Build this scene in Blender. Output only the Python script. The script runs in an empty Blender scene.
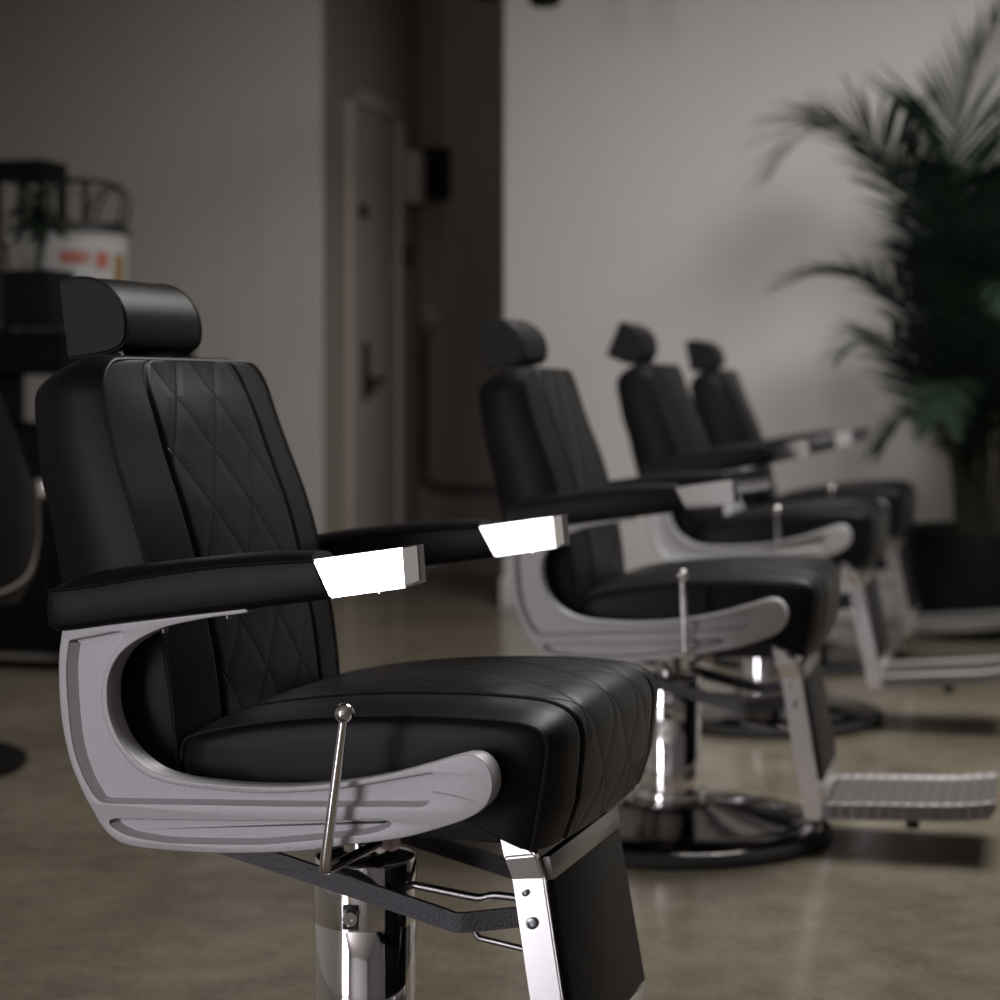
import bpy, bmesh, math, random
from mathutils import Vector, Matrix
random.seed(7)
SC = bpy.context.scene
COL = SC.collection
PI = math.pi

# ------------------------------------------------------------------ materials
def mat(name, color, rough=.5, metal=0., spec=.5, noise=None, bump=None, emit=None, coat=0., var=None, sheen=0.):
    m = bpy.data.materials.new(name); m.use_nodes = True
    nt = m.node_tree; b = nt.nodes['Principled BSDF']
    b.inputs['Base Color'].default_value = (*color, 1)
    b.inputs['Roughness'].default_value = rough
    b.inputs['Metallic'].default_value = metal
    b.inputs['Specular IOR Level'].default_value = spec
    b.inputs['Coat Weight'].default_value = coat
    b.inputs['Sheen Weight'].default_value = sheen
    tc = nt.nodes.new('ShaderNodeTexCoord')
    if var:                                    # (scale, second colour, detail)
        n = nt.nodes.new('ShaderNodeTexNoise'); n.inputs['Scale'].default_value = var[0]
        n.inputs['Detail'].default_value = var[2]
        nt.links.new(tc.outputs['Object'], n.inputs['Vector'])
        r = nt.nodes.new('ShaderNodeValToRGB')
        r.color_ramp.elements[0].position = .32; r.color_ramp.elements[1].position = .68
        r.color_ramp.elements[0].color = (*color, 1); r.color_ramp.elements[1].color = (*var[1], 1)
        nt.links.new(n.outputs['Fac'], r.inputs['Fac'])
        nt.links.new(r.outputs['Color'], b.inputs['Base Color'])
    if bump:                                   # (scale, strength, distance)
        n = nt.nodes.new('ShaderNodeTexNoise'); n.inputs['Scale'].default_value = bump[0]
        n.inputs['Detail'].default_value = 3
        nt.links.new(tc.outputs['Object'], n.inputs['Vector'])
        bp = nt.nodes.new('ShaderNodeBump'); bp.inputs['Strength'].default_value = bump[1]
        bp.inputs['Distance'].default_value = bump[2]
        nt.links.new(n.outputs['Fac'], bp.inputs['Height'])
        nt.links.new(bp.outputs['Normal'], b.inputs['Normal'])
    return m

def quilt_mat(name, color, rough):
    m = mat(name, color, rough, spec=.21, bump=(650, .14, .0012))
    nt = m.node_tree; N = nt.nodes.new; Lk = nt.links.new
    b = nt.nodes['Principled BSDF']; bp0 = [n for n in nt.nodes if n.type == 'BUMP'][0]
    uv = N('ShaderNodeUVMap'); uv.uv_map = 'UVMap'
    sp = N('ShaderNodeSeparateXYZ'); Lk(uv.outputs[0], sp.inputs[0])
    def M(op, a, bb=None, c=None):
        n = N('ShaderNodeMath'); n.operation = op
        for i, x in enumerate((a, bb, c)):
            if x is None: continue
            if isinstance(x, (int, float)): n.inputs[i].default_value = x
            else: Lk(x, n.inputs[i])
        return n.outputs[0]
    x = M('DIVIDE', sp.outputs[0], .112); y = M('DIVIDE', sp.outputs[1], .150)
    ds = []
    for op in ('ADD', 'SUBTRACT'):
        f = M('FRACT', M('ADD', M(op, x, y), 40.25))
        ds.append(M('SUBTRACT', .5, M('ABSOLUTE', M('SUBTRACT', f, .5))))
    d = M('MINIMUM', ds[0], ds[1])
    def sm(v, hi):
        r = N('ShaderNodeMapRange'); r.interpolation_type = 'SMOOTHSTEP'
        Lk(v, r.inputs[0]); r.inputs[1].default_value = 0; r.inputs[2].default_value = hi
        return r.outputs[0]
    h = M('ADD', M('MULTIPLY', sm(d, .024), .80), M('MULTIPLY', sm(d, .22), .20))
    bp = N('ShaderNodeBump'); bp.inputs['Strength'].default_value = .8; bp.inputs['Distance'].default_value = .0044
    Lk(h, bp.inputs['Height']); Lk(bp0.outputs['Normal'], bp.inputs['Normal'])
    Lk(bp.outputs['Normal'], b.inputs['Normal'])
    return m

M = {}
M['leather'] = mat('black_leather', (.0060, .0050, .0070), .44, spec=.16, bump=(650, .16, .0012))
M['quilt'] = quilt_mat('black_quilted_leather', (.0056, .0051, .0058), .38)
M['piping'] = mat('black_piping', (.007, .006, .008), .5, spec=.25)
M['cast'] = mat('grey_cast_metal', (.47, .468, .485), .5, metal=.25, bump=(900, .3, .0014), var=(700, (.55, .548, .565), 2))
M['chrome'] = mat('polished_chrome', (.86, .85, .86), .05, metal=1.)
M['steel'] = mat('brushed_steel', (.88, .87, .88), .24, metal=1., bump=(60, .03, .001))
M['greysteel'] = mat('grey_steel', (.34, .335, .33), .28, metal=1.)  # steel darkened: dim reflections on the legrest trim put into its colour
M['darkchrome'] = mat('dark_chrome', (.16, .15, .15), .10, metal=1.)
M['blackmetal'] = mat('black_enamelled_steel', (.021, .018, .025), .42, bump=(350, .35, .0015))
M['blackpaint'] = mat('black_paint', (.0045, .0045, .0045), .55, spec=.1)
M['rubber'] = mat('black_rubber', (.012, .012, .012), .7)
M['slot_dark'] = mat('dark_inside', (.01, .01, .01), .6)
M['pale'] = mat('pale_nylon', (.72, .62, .61), .4)
M['screw'] = mat('screw_steel', (.25, .25, .26), .3, metal=1.)
M['wall'] = mat('wall_paint', (.72, .705, .68), .75, bump=(120, .04, .002), var=(.8, (.69, .675, .65), 3))
M['walldark'] = mat('taupe_wall_paint', (.68, .65, .625), .75, bump=(120, .04, .002))  # left wall's shade mixed into the paint, slightly darker and browner
M['darkwall'] = mat('charcoal_wall_paint', (.10, .092, .086), .8, bump=(120, .04, .002))
M['ceiling'] = mat('ceiling_paint', (.50, .48, .45), .9)
M['trimwhite'] = mat('white_trim', (.70, .69, .67), .5)
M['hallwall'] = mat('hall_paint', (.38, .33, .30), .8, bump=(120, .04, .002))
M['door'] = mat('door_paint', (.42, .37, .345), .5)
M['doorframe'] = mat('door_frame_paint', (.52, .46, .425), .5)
M['pipe'] = mat('grey_pipe', (.10, .095, .09), .5)
M['pot'] = mat('black_pot', (.004, .004, .004), .55, spec=.15)
M['soil'] = mat('soil', (.03, .022, .015), .95, bump=(80, .8, .02))
M['trunk'] = mat('palm_trunk', (.05, .042, .025), .8, var=(30, (.028, .03, .015), 4))
M['leaf'] = mat('palm_leaf', (.013, .025, .017), .7, spec=.08, var=(9, (.022, .036, .025), 2))
M['smallleaf'] = mat('small_leaf', (.016, .030, .018), .5)
M['bucketwhite'] = mat('white_plastic', (.44, .435, .44), .5)
M['red'] = mat('red_print', (.40, .12, .085), .5)
M['greyprint'] = mat('grey_print', (.33, .32, .31), .5)
M['yellow'] = mat('mustard_plastic', (.24, .15, .03), .5)
M['wire'] = mat('dark_wire', (.016, .020, .018), .5)
M['wood'] = mat('dark_wood', (.03, .02, .014), .5)
M['greyedge'] = mat('grey_edge', (.16, .15, .14), .5)
M['beige'] = mat('beige_piping', (.12, .092, .07), .5)

def floor_mat():
    m = mat('polished_concrete', (.2, .17, .13), .3)
    nt = m.node_tree; N = nt.nodes.new; Lk = nt.links.new; b = nt.nodes['Principled BSDF']
    tc = N('ShaderNodeTexCoord')
    mp = N('ShaderNodeMapping'); mp.inputs['Rotation'].default_value = (0, 0, .26); mp.inputs['Scale'].default_value = (1., 1., 1.)
    Lk(tc.outputs['Object'], mp.inputs['Vector'])
    def noise(s, d, r=.55):
        n = N('ShaderNodeTexNoise'); n.inputs['Scale'].default_value = s; n.inputs['Detail'].default_value = d
        n.inputs['Roughness'].default_value = r; Lk(mp.outputs[0], n.inputs['Vector']); return n.outputs['Fac']
    n1, n2, n3 = noise(1.5, 6), noise(9, 8, .65), noise(60, 6, .7)
    def mx(a, bb, f):
        k = N('ShaderNodeMix'); k.data_type = 'FLOAT'; k.inputs[0].default_value = f
        Lk(a, k.inputs[2]); Lk(bb, k.inputs[3]); return k.outputs[0]
    t = mx(mx(n1, n2, .45), n3, .25)
    r = N('ShaderNodeValToRGB'); e = r.color_ramp.elements
    e[0].position = .38; e[0].color = (.105, .086, .064, 1); e[1].position = .62; e[1].color = (.255, .222, .175, 1)
    k = e.new(.5); k.color = (.180, .152, .115, 1)
    Lk(t, r.inputs['Fac']); Lk(r.outputs['Color'], b.inputs['Base Color'])
    mr = N('ShaderNodeMapRange'); Lk(t, mr.inputs[0]); mr.inputs[1].default_value = .3; mr.inputs[2].default_value = .7
    mr.inputs[3].default_value = .27; mr.inputs[4].default_value = .13
    Lk(mr.outputs[0], b.inputs['Roughness'])
    bp = N('ShaderNodeBump'); bp.inputs['Strength'].default_value = .12; bp.inputs['Distance'].default_value = .004
    Lk(n2, bp.inputs['Height']); Lk(bp.outputs['Normal'], b.inputs['Normal'])
    return m
M['floor'] = floor_mat()

def tread_mat():
    m = mat('ribbed_aluminium', (.17, .165, .16), .42, metal=.75)
    nt = m.node_tree; N = nt.nodes.new; Lk = nt.links.new; b = nt.nodes['Principled BSDF']
    tc = N('ShaderNodeTexCoord'); hs = []
    for ang in (0.0, PI/2):
        mp = N('ShaderNodeMapping'); mp.inputs['Rotation'].default_value = (0, 0, ang); Lk(tc.outputs['Object'], mp.inputs[0])
        w = N('ShaderNodeTexWave'); w.inputs['Scale'].default_value = 12 if ang == 0 else 16; Lk(mp.outputs[0], w.inputs['Vector']); hs.append(w.outputs['Fac'])
    mm = N('ShaderNodeMath'); mm.operation = 'MULTIPLY'; Lk(hs[0], mm.inputs[0]); Lk(hs[1], mm.inputs[1])
    bp = N('ShaderNodeBump'); bp.inputs['Strength'].default_value = .5; bp.inputs['Distance'].default_value = .0025
    Lk(mm.outputs[0], bp.inputs['Height']); Lk(bp.outputs['Normal'], b.inputs['Normal'])
    return m
M['tread'] = tread_mat()

# ------------------------------------------------------------------ mesh helpers
def obj(name, bm, mats, parent=None, smooth=40, recalc=True):
    me = bpy.data.meshes.new(name)
    if recalc: bmesh.ops.recalc_face_normals(bm, faces=bm.faces)
    bm.to_mesh(me); bm.free()
    for m in (mats if isinstance(mats, (list, tuple)) else [mats]): me.materials.append(m)
    if smooth:
        me.polygons.foreach_set('use_smooth', [True]*len(me.polygons))
        me.set_sharp_from_angle(angle=math.radians(smooth))
    o = bpy.data.objects.new(name, me); COL.objects.link(o)
    if parent: o.parent = parent
    return o

def thing(name, label, cat, loc=(0, 0, 0), rz=0, group=None):
    o = bpy.data.objects.new(name, None); COL.objects.link(o); o.empty_display_size = .1
    o.location = loc; o.rotation_euler = (0, 0, rz)
    o['label'] = label; o['category'] = cat
    if group: o['group'] = group
    return o

def struct(name, bm, m, parent=None, smooth=40):
    o = obj(name, bm, m, parent, smooth)
    if not parent: o['kind'] = 'structure'
    return o

def add_box(bm, lo, hi, bev=0., seg=2, mtx=None):
    b = bmesh.new(); bmesh.ops.create_cube(b, size=1)
    for v in b.verts:
        v.co = Vector([(lo[i]+hi[i])/2 + v.co[i]*(hi[i]-lo[i]) for i in range(3)])
    if bev: bmesh.ops.bevel(b, geom=list(b.edges), offset=bev, segments=seg, profile=.5, affect='EDGES')
    if mtx: b.transform(mtx)
    merge(bm, b)

def merge(bm, b):
    me = bpy.data.meshes.new('tmp'); b.to_mesh(me); b.free(); bm.from_mesh(me); bpy.data.meshes.remove(me)

def bx(lo, hi, bev=0., seg=2, mtx=None):
    bm = bmesh.new(); add_box(bm, lo, hi, bev, seg, mtx); return bm

def add_tube(bm, pts, r, n=12, cap=True, closed=False, flat=None):
    """tube along pts; r number or list; flat=(a,b) makes a rectangle section a (side) by b (up)."""
    P = [Vector(p) for p in pts]; k = len(P)
    R = r if isinstance(r, (list, tuple)) else [r]*k
    T = []
    for i in range(k):
        a = P[i-1] if (i > 0 or closed) else P[0]; c = P[(i+1) % k] if (i < k-1 or closed) else P[-1]
        T.append((c-a).normalized())
    up = Vector((0, 0, 1)) if abs(T[0].z) < .9 else Vector((0, 1, 0))
    s = T[0].cross(up).normalized(); rings = []
    for i in range(k):
        s = (s - T[i]*s.dot(T[i])).normalized(); u = s.cross(T[i]).normalized()
        if flat: offs = [s*(flat[0]/2*a)+u*(flat[1]/2*b) for a, b in ((1, 1), (-1, 1), (-1, -1), (1, -1))]
        else: offs = [(s*math.cos(2*PI*j/n)+u*math.sin(2*PI*j/n))*R[i] for j in range(n)]
        rings.append([bm.verts.new(P[i]+o) for o in offs])
    m = len(rings[0])
    for i in range(k if closed else k-1):
        a, c = rings[i], rings[(i+1) % k]
        for j in range(m): bm.faces.new((a[j], a[(j+1) % m], c[(j+1) % m], c[j]))
    if cap and not closed:
        bm.faces.new(rings[0][::-1]); bm.faces.new(rings[-1])

def tube(pts, r, **k):
    bm = bmesh.new(); add_tube(bm, pts, r, **k); return bm

def add_lathe(bm, prof, n=48, c=(0, 0, 0), axis='z'):
    rings = []
    for r, z in prof:
        if r < 1e-6: rings.append([bm.verts.new((0, 0, z))])
        else: rings.append([bm.verts.new((r*math.cos(2*PI*j/n), r*math.sin(2*PI*j/n), z)) for j in range(n)])
    vs = [v for R in rings for v in R]
    for a, b in zip(rings, rings[1:]):
        for j in range(n):
            q = []
            for v in (a[j % len(a)], a[(j+1) % len(a)], b[(j+1) % len(b)], b[j % len(b)]):
                if v not in q: q.append(v)
            if len(q) > 2: bm.faces.new(q)
    for v in vs:
        x, y, z = v.co
        if axis == 'y': v.co = (x, z, y)
        elif axis == 'x': v.co = (z, x, y)
        v.co += Vector(c)

def lathe(prof, n=48, c=(0, 0, 0), axis='z'):
    bm = bmesh.new(); add_lathe(bm, prof, n, c, axis); return bm

def crom(p, n=6, closed=False, corners=()):
    """Catmull-Rom through p, keeping sharp points at the indices in corners."""
    out = []; k = len(p)
    for i in range(k if closed else k-1):
        p1, p2 = p[i], p[(i+1) % k]
        p0 = p[(i-1) % k] if (closed or i > 0) else p1
        p3 = p[(i+2) % k] if (closed or i+2 < k) else p2
        if i in corners: p0 = p1
        if (i+1) % k in corners: p3 = p2
        for j in range(n):
            t = j/n
            out.append(tuple(.5*((2*b)+(-a+c)*t+(2*a-5*b+4*c-d)*t*t+(-a+3*b-3*c+d)*t**3) for a, b, c, d in zip(p0, p1, p2, p3)))
    if not closed: out.append(tuple(p[-1]))
    return out

def inset(poly, d, dirs=()):
    """offset a closed outline inwards; dirs adds extra inset where the outward normal looks a given way."""
    k = len(poly); A = sum(poly[i-1][0]*poly[i][1]-poly[i][0]*poly[i-1][1] for i in range(k))
    s = 1 if A > 0 else -1; out = []
    for i in range(k):
        a, b, c = Vector(poly[i-1]), Vector(poly[i]), Vector(poly[(i+1) % k])
        t = (c-a).normalized()
        n = Vector((t.y*s, -t.x*s)); e = d+sum(k2*max(0, n.dot(Vector(v)))**2 for v, k2 in dirs)
        out.append((b.x-n.x*e, b.y-n.y*e))
    return out

def plate(bm, loops, y0, y1, bev=.002, res=2):
    """flat 2D outline(s) in x-z, solid between y0 and y1, bevelled, later loops are holes."""
    cu = bpy.data.curves.new('tmp', 'CURVE'); cu.dimensions = '2D'; cu.fill_mode = 'BOTH'
    h = abs(y1-y0)/2
    cu.extrude = h-bev; cu.bevel_depth = bev; cu.bevel_resolution = res; cu.offset = -bev
    for lp in loops:
        s = cu.splines.new('POLY'); s.points.add(len(lp)-1); s.use_cyclic_u = True
        for q, (x, z) in zip(s.points, lp): q.co = (x, z, 0, 1)
    o = bpy.data.objects.new('tmp', cu)
    me = bpy.data.meshes.new_from_object(o)
    b = bmesh.new(); b.from_mesh(me)
    for v in b.verts: v.co = (v.co.x, v.co.z+(y0+y1)/2, v.co.y)
    bmesh.ops.remove_doubles(b, verts=b.verts, dist=1e-6)
    bmesh.ops.recalc_face_normals(b, faces=b.faces)
    merge(bm, b)
    bpy.data.objects.remove(o); bpy.data.curves.remove(cu); bpy.data.meshes.remove(me)

def interp(tab, x):
    if x <= tab[0][0]: return tab[0][1]
    for (a, b), (c, d) in zip(tab, tab[1:]):
        if x <= c: return b+(d-b)*(x-a)/(c-a)
    return tab[-1][1]

def mirror(bm):
    for v in bm.verts: v.co.y = -v.co.y
    bmesh.ops.reverse_faces(bm, faces=bm.faces)
    return bm

# ------------------------------------------------------------------ the barber chair
FRAME_OUT = [(-.372,.681),(-.377,.641),(-.374,.577),(-.362,.522),(-.345,.484),(-.33,.460),(-.313,.436),(-.294,.422),(-.268,.416),(-.211,.415),(-.136,.418),(-.049,.427),(.01,.438),(.087,.453),(.138,.469),(.173,.483),(.193,.497),(.2025,.516),(.2015,.536),(.193,.550),(.181,.557),(.166,.557)]
FRAME_IN = [(.145,.551),(.128,.545),(.087,.532),(.062,.525),(.01,.514),(-.043,.506),(-.077,.503),(-.123,.501),(-.164,.5015),(-.205,.5035),(-.239,.510),(-.263,.522),(-.287,.543),(-.301,.568),(-.307,.593),(-.306,.623),(-.294,.649),(-.272,.669),(-.239,.686),(-.211,.695),(-.164,.705),(-.116,.7125),(-.116,.718)]
PANEL_A = [(-.362,.664),(-.361,.668),(-.355,.670),(-.33,.675),(-.300,.6815),(-.289,.682),(-.2835,.679),(-.288,.669),(-.304,.647),(-.3145,.62),(-.316,.592),(-.309,.562),(-.291,.535),(-.267,.513),(-.241,.502),(-.205,.496),(-.164,.494),(-.123,.4935),(-.072,.496),(.01,.507),(.087,.524),(.118,.5308),(.128,.532),(.131,.527),(.1295,.520),(.124,.502),(.1205,.4955),(.112,.4925),(.08,.4905),(-.043,.482),(-.20,.4735),(-.29,.4685),(-.312,.4683),(-.321,.472),(-.328,.479),(-.342,.500),(-.356,.537),(-.363,.587),(-.3655,.634)]
PANEL_B = [(-.296,.4483),(-.286,.449),(-.25,.451),(-.123,.4585),(.0,.4675),(.05,.472),(.064,.4728),(.074,.471),(.074,.467),(.066,.4625),(.036,.4535),(-.069,.436),(-.118,.4305),(-.211,.425),(-.25,.4263),(-.275,.429),(-.292,.4345),(-.303,.441),(-.303,.446)]

def side_frame_bm():
    bm = bmesh.new()
    out = crom(FRAME_OUT, 5)+crom(FRAME_IN, 5)
    A = crom(PANEL_A, 4, True, (0, 17, 20)); B = crom(PANEL_B, 4, True)
    y0, y1 = -.325, -.287
    plate(bm, [out, A, B], y0, y0+.016, .0016)
    plate(bm, [inset(out, .001)], y0+.013, y1, .003)
    for lp, dirs in ((A, (((-1, 0), .0085), ((0, -1), .0030))), (B, (((-1, 0), .0085), ((0, -1), .0035), ((1, 0), .006)))):
        top = [bm.verts.new((x, y0+.0006, z)) for x, z in inset(lp, -.0012)]
        bot = [bm.verts.new((x, y0+.0115, z)) for x, z in inset(lp, .0016, dirs)]
        for k in range(len(lp)): bm.faces.new((top[k], top[(k+1) % len(lp)], bot[(k+1) % len(lp)], bot[k]))
        bm.faces.new(bot)
    add_tube(bm, [(.130, y0, .511), (.152, y0-.0002, .509), (.188, y0+.001, .503)], .0012, n=6)
    return bm

SEAT_SEAM = [(-.239,.511),(-.237,.532),(-.222,.545),(-.15,.563),(-.057,.577),(.024,.584),(.118,.588),(.192,.587),(.226,.583),(.243,.574),(.249,.559),(.247,.535),(.242,.505),(.2345,.46),(.229,.433)]
def seat_bm():
    bm = bmesh.new(); uvl = bm.loops.layers.uv.new('UVMap')
    prof = crom(SEAT_SEAM, 9)
    n = len(prof); arc = [0]
    for a, b in zip(prof, prof[1:]): arc.append(arc[-1]+math.dist(a, b))
    W = .2555; ch = .172
    ys = sorted(set([round(-W+2*W*i/60, 4) for i in range(61)] + [s*(ch+d) for s in (-1, 1) for d in (-.011, -.007, -.0035, 0, .0035, .007, .011)]))
    def bulge(y, s):
        t = abs(y)/W
        e = min(1, arc_s(s)/.10)*min(1, .45+(arc[-1]-arc_s(s))/.09)
        fr = min(1, max(0, (arc_s(s)-.50)/.10))
        b = (.0205+.0085*fr)*(1-t**3.6)*(.35+.65*e)
        b -= .0065*math.exp(-((abs(y)-ch)/.0045)**2)*(.3+.7*e)
        b += .003*math.exp(-((abs(y)-.22)/.03)**2)*e
        return b
    def arc_s(i): return arc[i]
    G = []; uv = {}
    for i in range(n):
        a, b = Vector(prof[max(i-1, 0)]), Vector(prof[min(i+1, n-1)])
        t = (b-a).normalized(); nx, nz = -t.y, t.x
        row = []
        for y in ys:
            d = bulge(y, i)
            v = bm.verts.new((prof[i][0]+nx*d, y, prof[i][1]+nz*d)); uv[v] = (y, arc[i]-.06); row.append(v)
        G.append(row)
    for i in range(n-1):
        for j in range(len(ys)-1):
            f = bm.faces.new((G[i][j], G[i+1][j], G[i+1][j+1], G[i][j+1]))
            if abs((ys[j]+ys[j+1])/2) < ch-.009: f.material_index = 1
            for lp in f.loops: lp[uvl].uv = uv[lp.vert]
    # side walls: from the seam inward with a soft bulge, then the underside
    low = [(.2225, .434), (.206, .449), (.190, .465), (.165, .475), (.06, .476), (-.06, .474), (-.16, .474), (-.228, .482)]
    for sgn, col in ((-1, 0), (1, len(ys)-1)):
        ring0 = [G[i][col] for i in range(n)]+[bm.verts.new((x, sgn*W*.995, z)) for x, z in low]
        cx, cz = .02, .52; prev = ring0
        for f_, o_ in ((.97, .006), (.85, .0105), (.6, .012), (.3, .012)):
            ring = [bm.verts.new((cx+(v.co.x-cx)*f_, sgn*(W+o_), cz+(v.co.z-cz)*f_)) for v in ring0]
            for k in range(len(ring)):
                bm.faces.new((prev[k], prev[(k+1) % len(ring)], ring[(k+1) % len(ring)], ring[k]))
            prev = ring
        c = bm.verts.new((cx, sgn*(W+.012), cz))
        for k in range(len(prev)): bm.faces.new((prev[k], prev[(k+1) % len(prev)], c))
        if sgn < 0: lowL = ring0[n:]
        else: lowR = ring0[n:]
    A = [G[n-1][0]]+lowL+[G[0][0]]; B = [G[n-1][-1]]+lowR+[G[0][-1]]
    # underside built as strips (rows of the front and rear edge keep their own vertices)
    f = bm.faces.new(G[n-1][:]+[lowR[0], lowL[0]])
    for k in range(len(lowL)-1): bm.faces.new((lowL[k], lowR[k], lowR[k+1], lowL[k+1]))
    bm.faces.new(G[0][:]+[lowR[-1], lowL[-1]])
    return bm
def seat_piping_bm(s): return tube([(x, s*.257, z) for x, z in crom(SEAT_SEAM, 6)], .0030, n=8)

BX = [(.475,-.244),(.53,-.247),(.58,-.251),(.636,-.259),(.67,-.266),(.763,-.287),(.828,-.307),(.88,-.327),(.93,-.345),(.99,-.362),(1.024,-.369)]
BW = [(.475,.250),(.55,.256),(.74,.260),(.84,.259),(.93,.251),(1.024,.236)]
BR = [(.475,-.350),(.53,-.37),(.64,-.395),(.735,-.419),(.81,-.434),(.865,-.450),(.93,-.463),(.98,-.468),(1.024,-.445)]
BT, BB = 1.024, .475
def back_width(z, r=.045):
    w = interp(BW, z)
    if z > BT-r: w = w-r+math.sqrt(max(0, r*r-(z-(BT-r))**2))
    if z < BB+.05: q = .05; w = w-q+math.sqrt(max(0, q*q-(BB+q-z)**2))
    return w
def back_rows():
    zs = [BB+.05*(1-math.cos(k*PI/2/8)) for k in range(8)]
    zs += [BB+.05+(BT-.045-BB-.05)*k/44 for k in range(44)]
    zs += [BT-.045+.045*math.sin(k*PI/2/10) for k in range(11)]
    return zs
BXs = crom(BX, 8); BWs = crom(BW, 8); BRs = crom(BR, 8)
BX, BW, BR = BXs, BWs, BRs
def backrest_bm():
    bm = bmesh.new(); uvl = bm.loops.layers.uv.new('UVMap'); uv = {}
    zs = back_rows(); ch = .150
    tp = sorted(set([round(-1+2*i/56, 5) for i in range(57)] + [round(s*(.60+d), 5) for s in (-1, 1) for d in (-.04, -.026, -.013, 0, .013, .026, .04)]))
    G, R = [], []
    for z in zs:
        w = back_width(z); x0 = interp(BX, z); q9 = min(1, (BT-z)/.10); e = min(1, (z-BB)/.08)*(.12+.88*(3*q9*q9-2*q9**3)**.6)
        row = []
        for t in tp:
            y = t*w
            b = .024*(1-abs(t)**2.6)*(.25+.75*e) - .0065*math.exp(-((abs(t)-.60)/.018)**2)*(.35+.65*e)
            v = bm.verts.new((x0+b, y, z)); uv[v] = (y, z); row.append(v)
        G.append(row)
        zr = z if z < .98 else .98+(z-.98)*.80       # the rear edge of the top is rounded and lower
        R.append([bm.verts.new((interp(BR, z)-.012*(1-t*t), t*w*.955, zr-(.0 if z > .6 else 0))) for t in tp])
    n, k = len(zs), len(tp)
    for i in range(n-1):
        for j in range(k-1):
            f = bm.faces.new((G[i][j], G[i][j+1], G[i+1][j+1], G[i+1][j]))
            if abs((tp[j]+tp[j+1])/2) < .578: f.material_index = 1
            for lp in f.loops: lp[uvl].uv = uv[lp.vert]
            bm.faces.new((R[i][j], R[i+1][j], R[i+1][j+1], R[i][j+1]))
    def loop(g): return [g[i][0] for i in range(n)]+[g[n-1][j] for j in range(1, k)]+[g[i][-1] for i in range(n-2, -1, -1)]+[g[0][j] for j in range(k-2, 0, -1)]
    A, Bq = loop(G), loop(R); prev = A; m = len(A)
    for f_ in (.06, .2, .4, .6, .78, .9):
        ring = []
        for a, b in zip(A, Bq):
            p = a.co.lerp(b.co, f_)
            o = .011*math.sin(PI*f_)
            c = Vector((p.x, 0, .78)); d = Vector((0, p.y, (p.z-.78)*.9))
            top = max(0, (a.co.z-.98)/.044)
            dirv = Vector((0, math.copysign(1, p.y)*(1-top), top*1.6+.0001)).normalized()
            ring.append(bm.verts.new(p+dirv*o))
        for q in range(m): bm.faces.new((prev[q], prev[(q+1) % m], ring[(q+1) % m], ring[q]))
        prev = ring
    for q in range(m): bm.faces.new((prev[q], prev[(q+1) % m], Bq[(q+1) % m], Bq[q]))
    return bm
def back_piping_bm():
    zs = back_rows()
    p = [(interp(BX, z)-.0005, -back_width(z)-.0008, z) for z in zs]
    q = [(x, -y, z) for x, y, z in p][::-1]
    top = [(p[-1][0], p[-1][1]+(q[0][1]-p[-1][1])*k/14, BT+.001) for k in range(1, 14)]
    return tube(p+top+q, .0034, n=8)

HEAD = [(-.500,1.130),(-.494,1.136),(-.480,1.139),(-.462,1.1392),(-.445,1.136),(-.428,1.128),(-.412,1.113),(-.400,1.092),(-.396,1.07),(-.3985,1.052),(-.410,1.041),(-.432,1.0345),(-.458,1.0305),(-.480,1.028),(-.487,1.031),(-.490,1.05),(-.4935,1.075),(-.497,1.10)]
def headrest_bm():
    bm = bmesh.new(); sec = crom(HEAD, 4, True); cx, cz = -.445, 1.082
    rings = []
    hw = (.112, .1105, .107, .100, .07, .035)
    sc = (.955, .982, .995, 1., 1.004, 1.012)
    for y, s in [(-y, q) for y, q in zip(hw, sc)]+[(0, 1.014)]+list(zip(hw, sc))[::-1]:
        rings.append([bm.verts.new((cx+(x-cx)*s, y-.012, cz+(z-cz)*s)) for x, z in sec])
    k = len(sec)
    for a, b in zip(rings, rings[1:]):
        for j in range(k): bm.faces.new((a[j], a[(j+1) % k], b[(j+1) % k], b[j]))
    bm.faces.new(rings[0]); bm.faces.new(rings[-1][::-1])
    return bm
def headrest_seam_bm(s):
    sec = crom(HEAD, 4, True); cx, cz = -.445, 1.082
    return tube([(cx+(x-cx)*.9975, s*.107-.012, cz+(z-cz)*.9975) for x, z in sec], .0014, n=6, closed=True)

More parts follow.
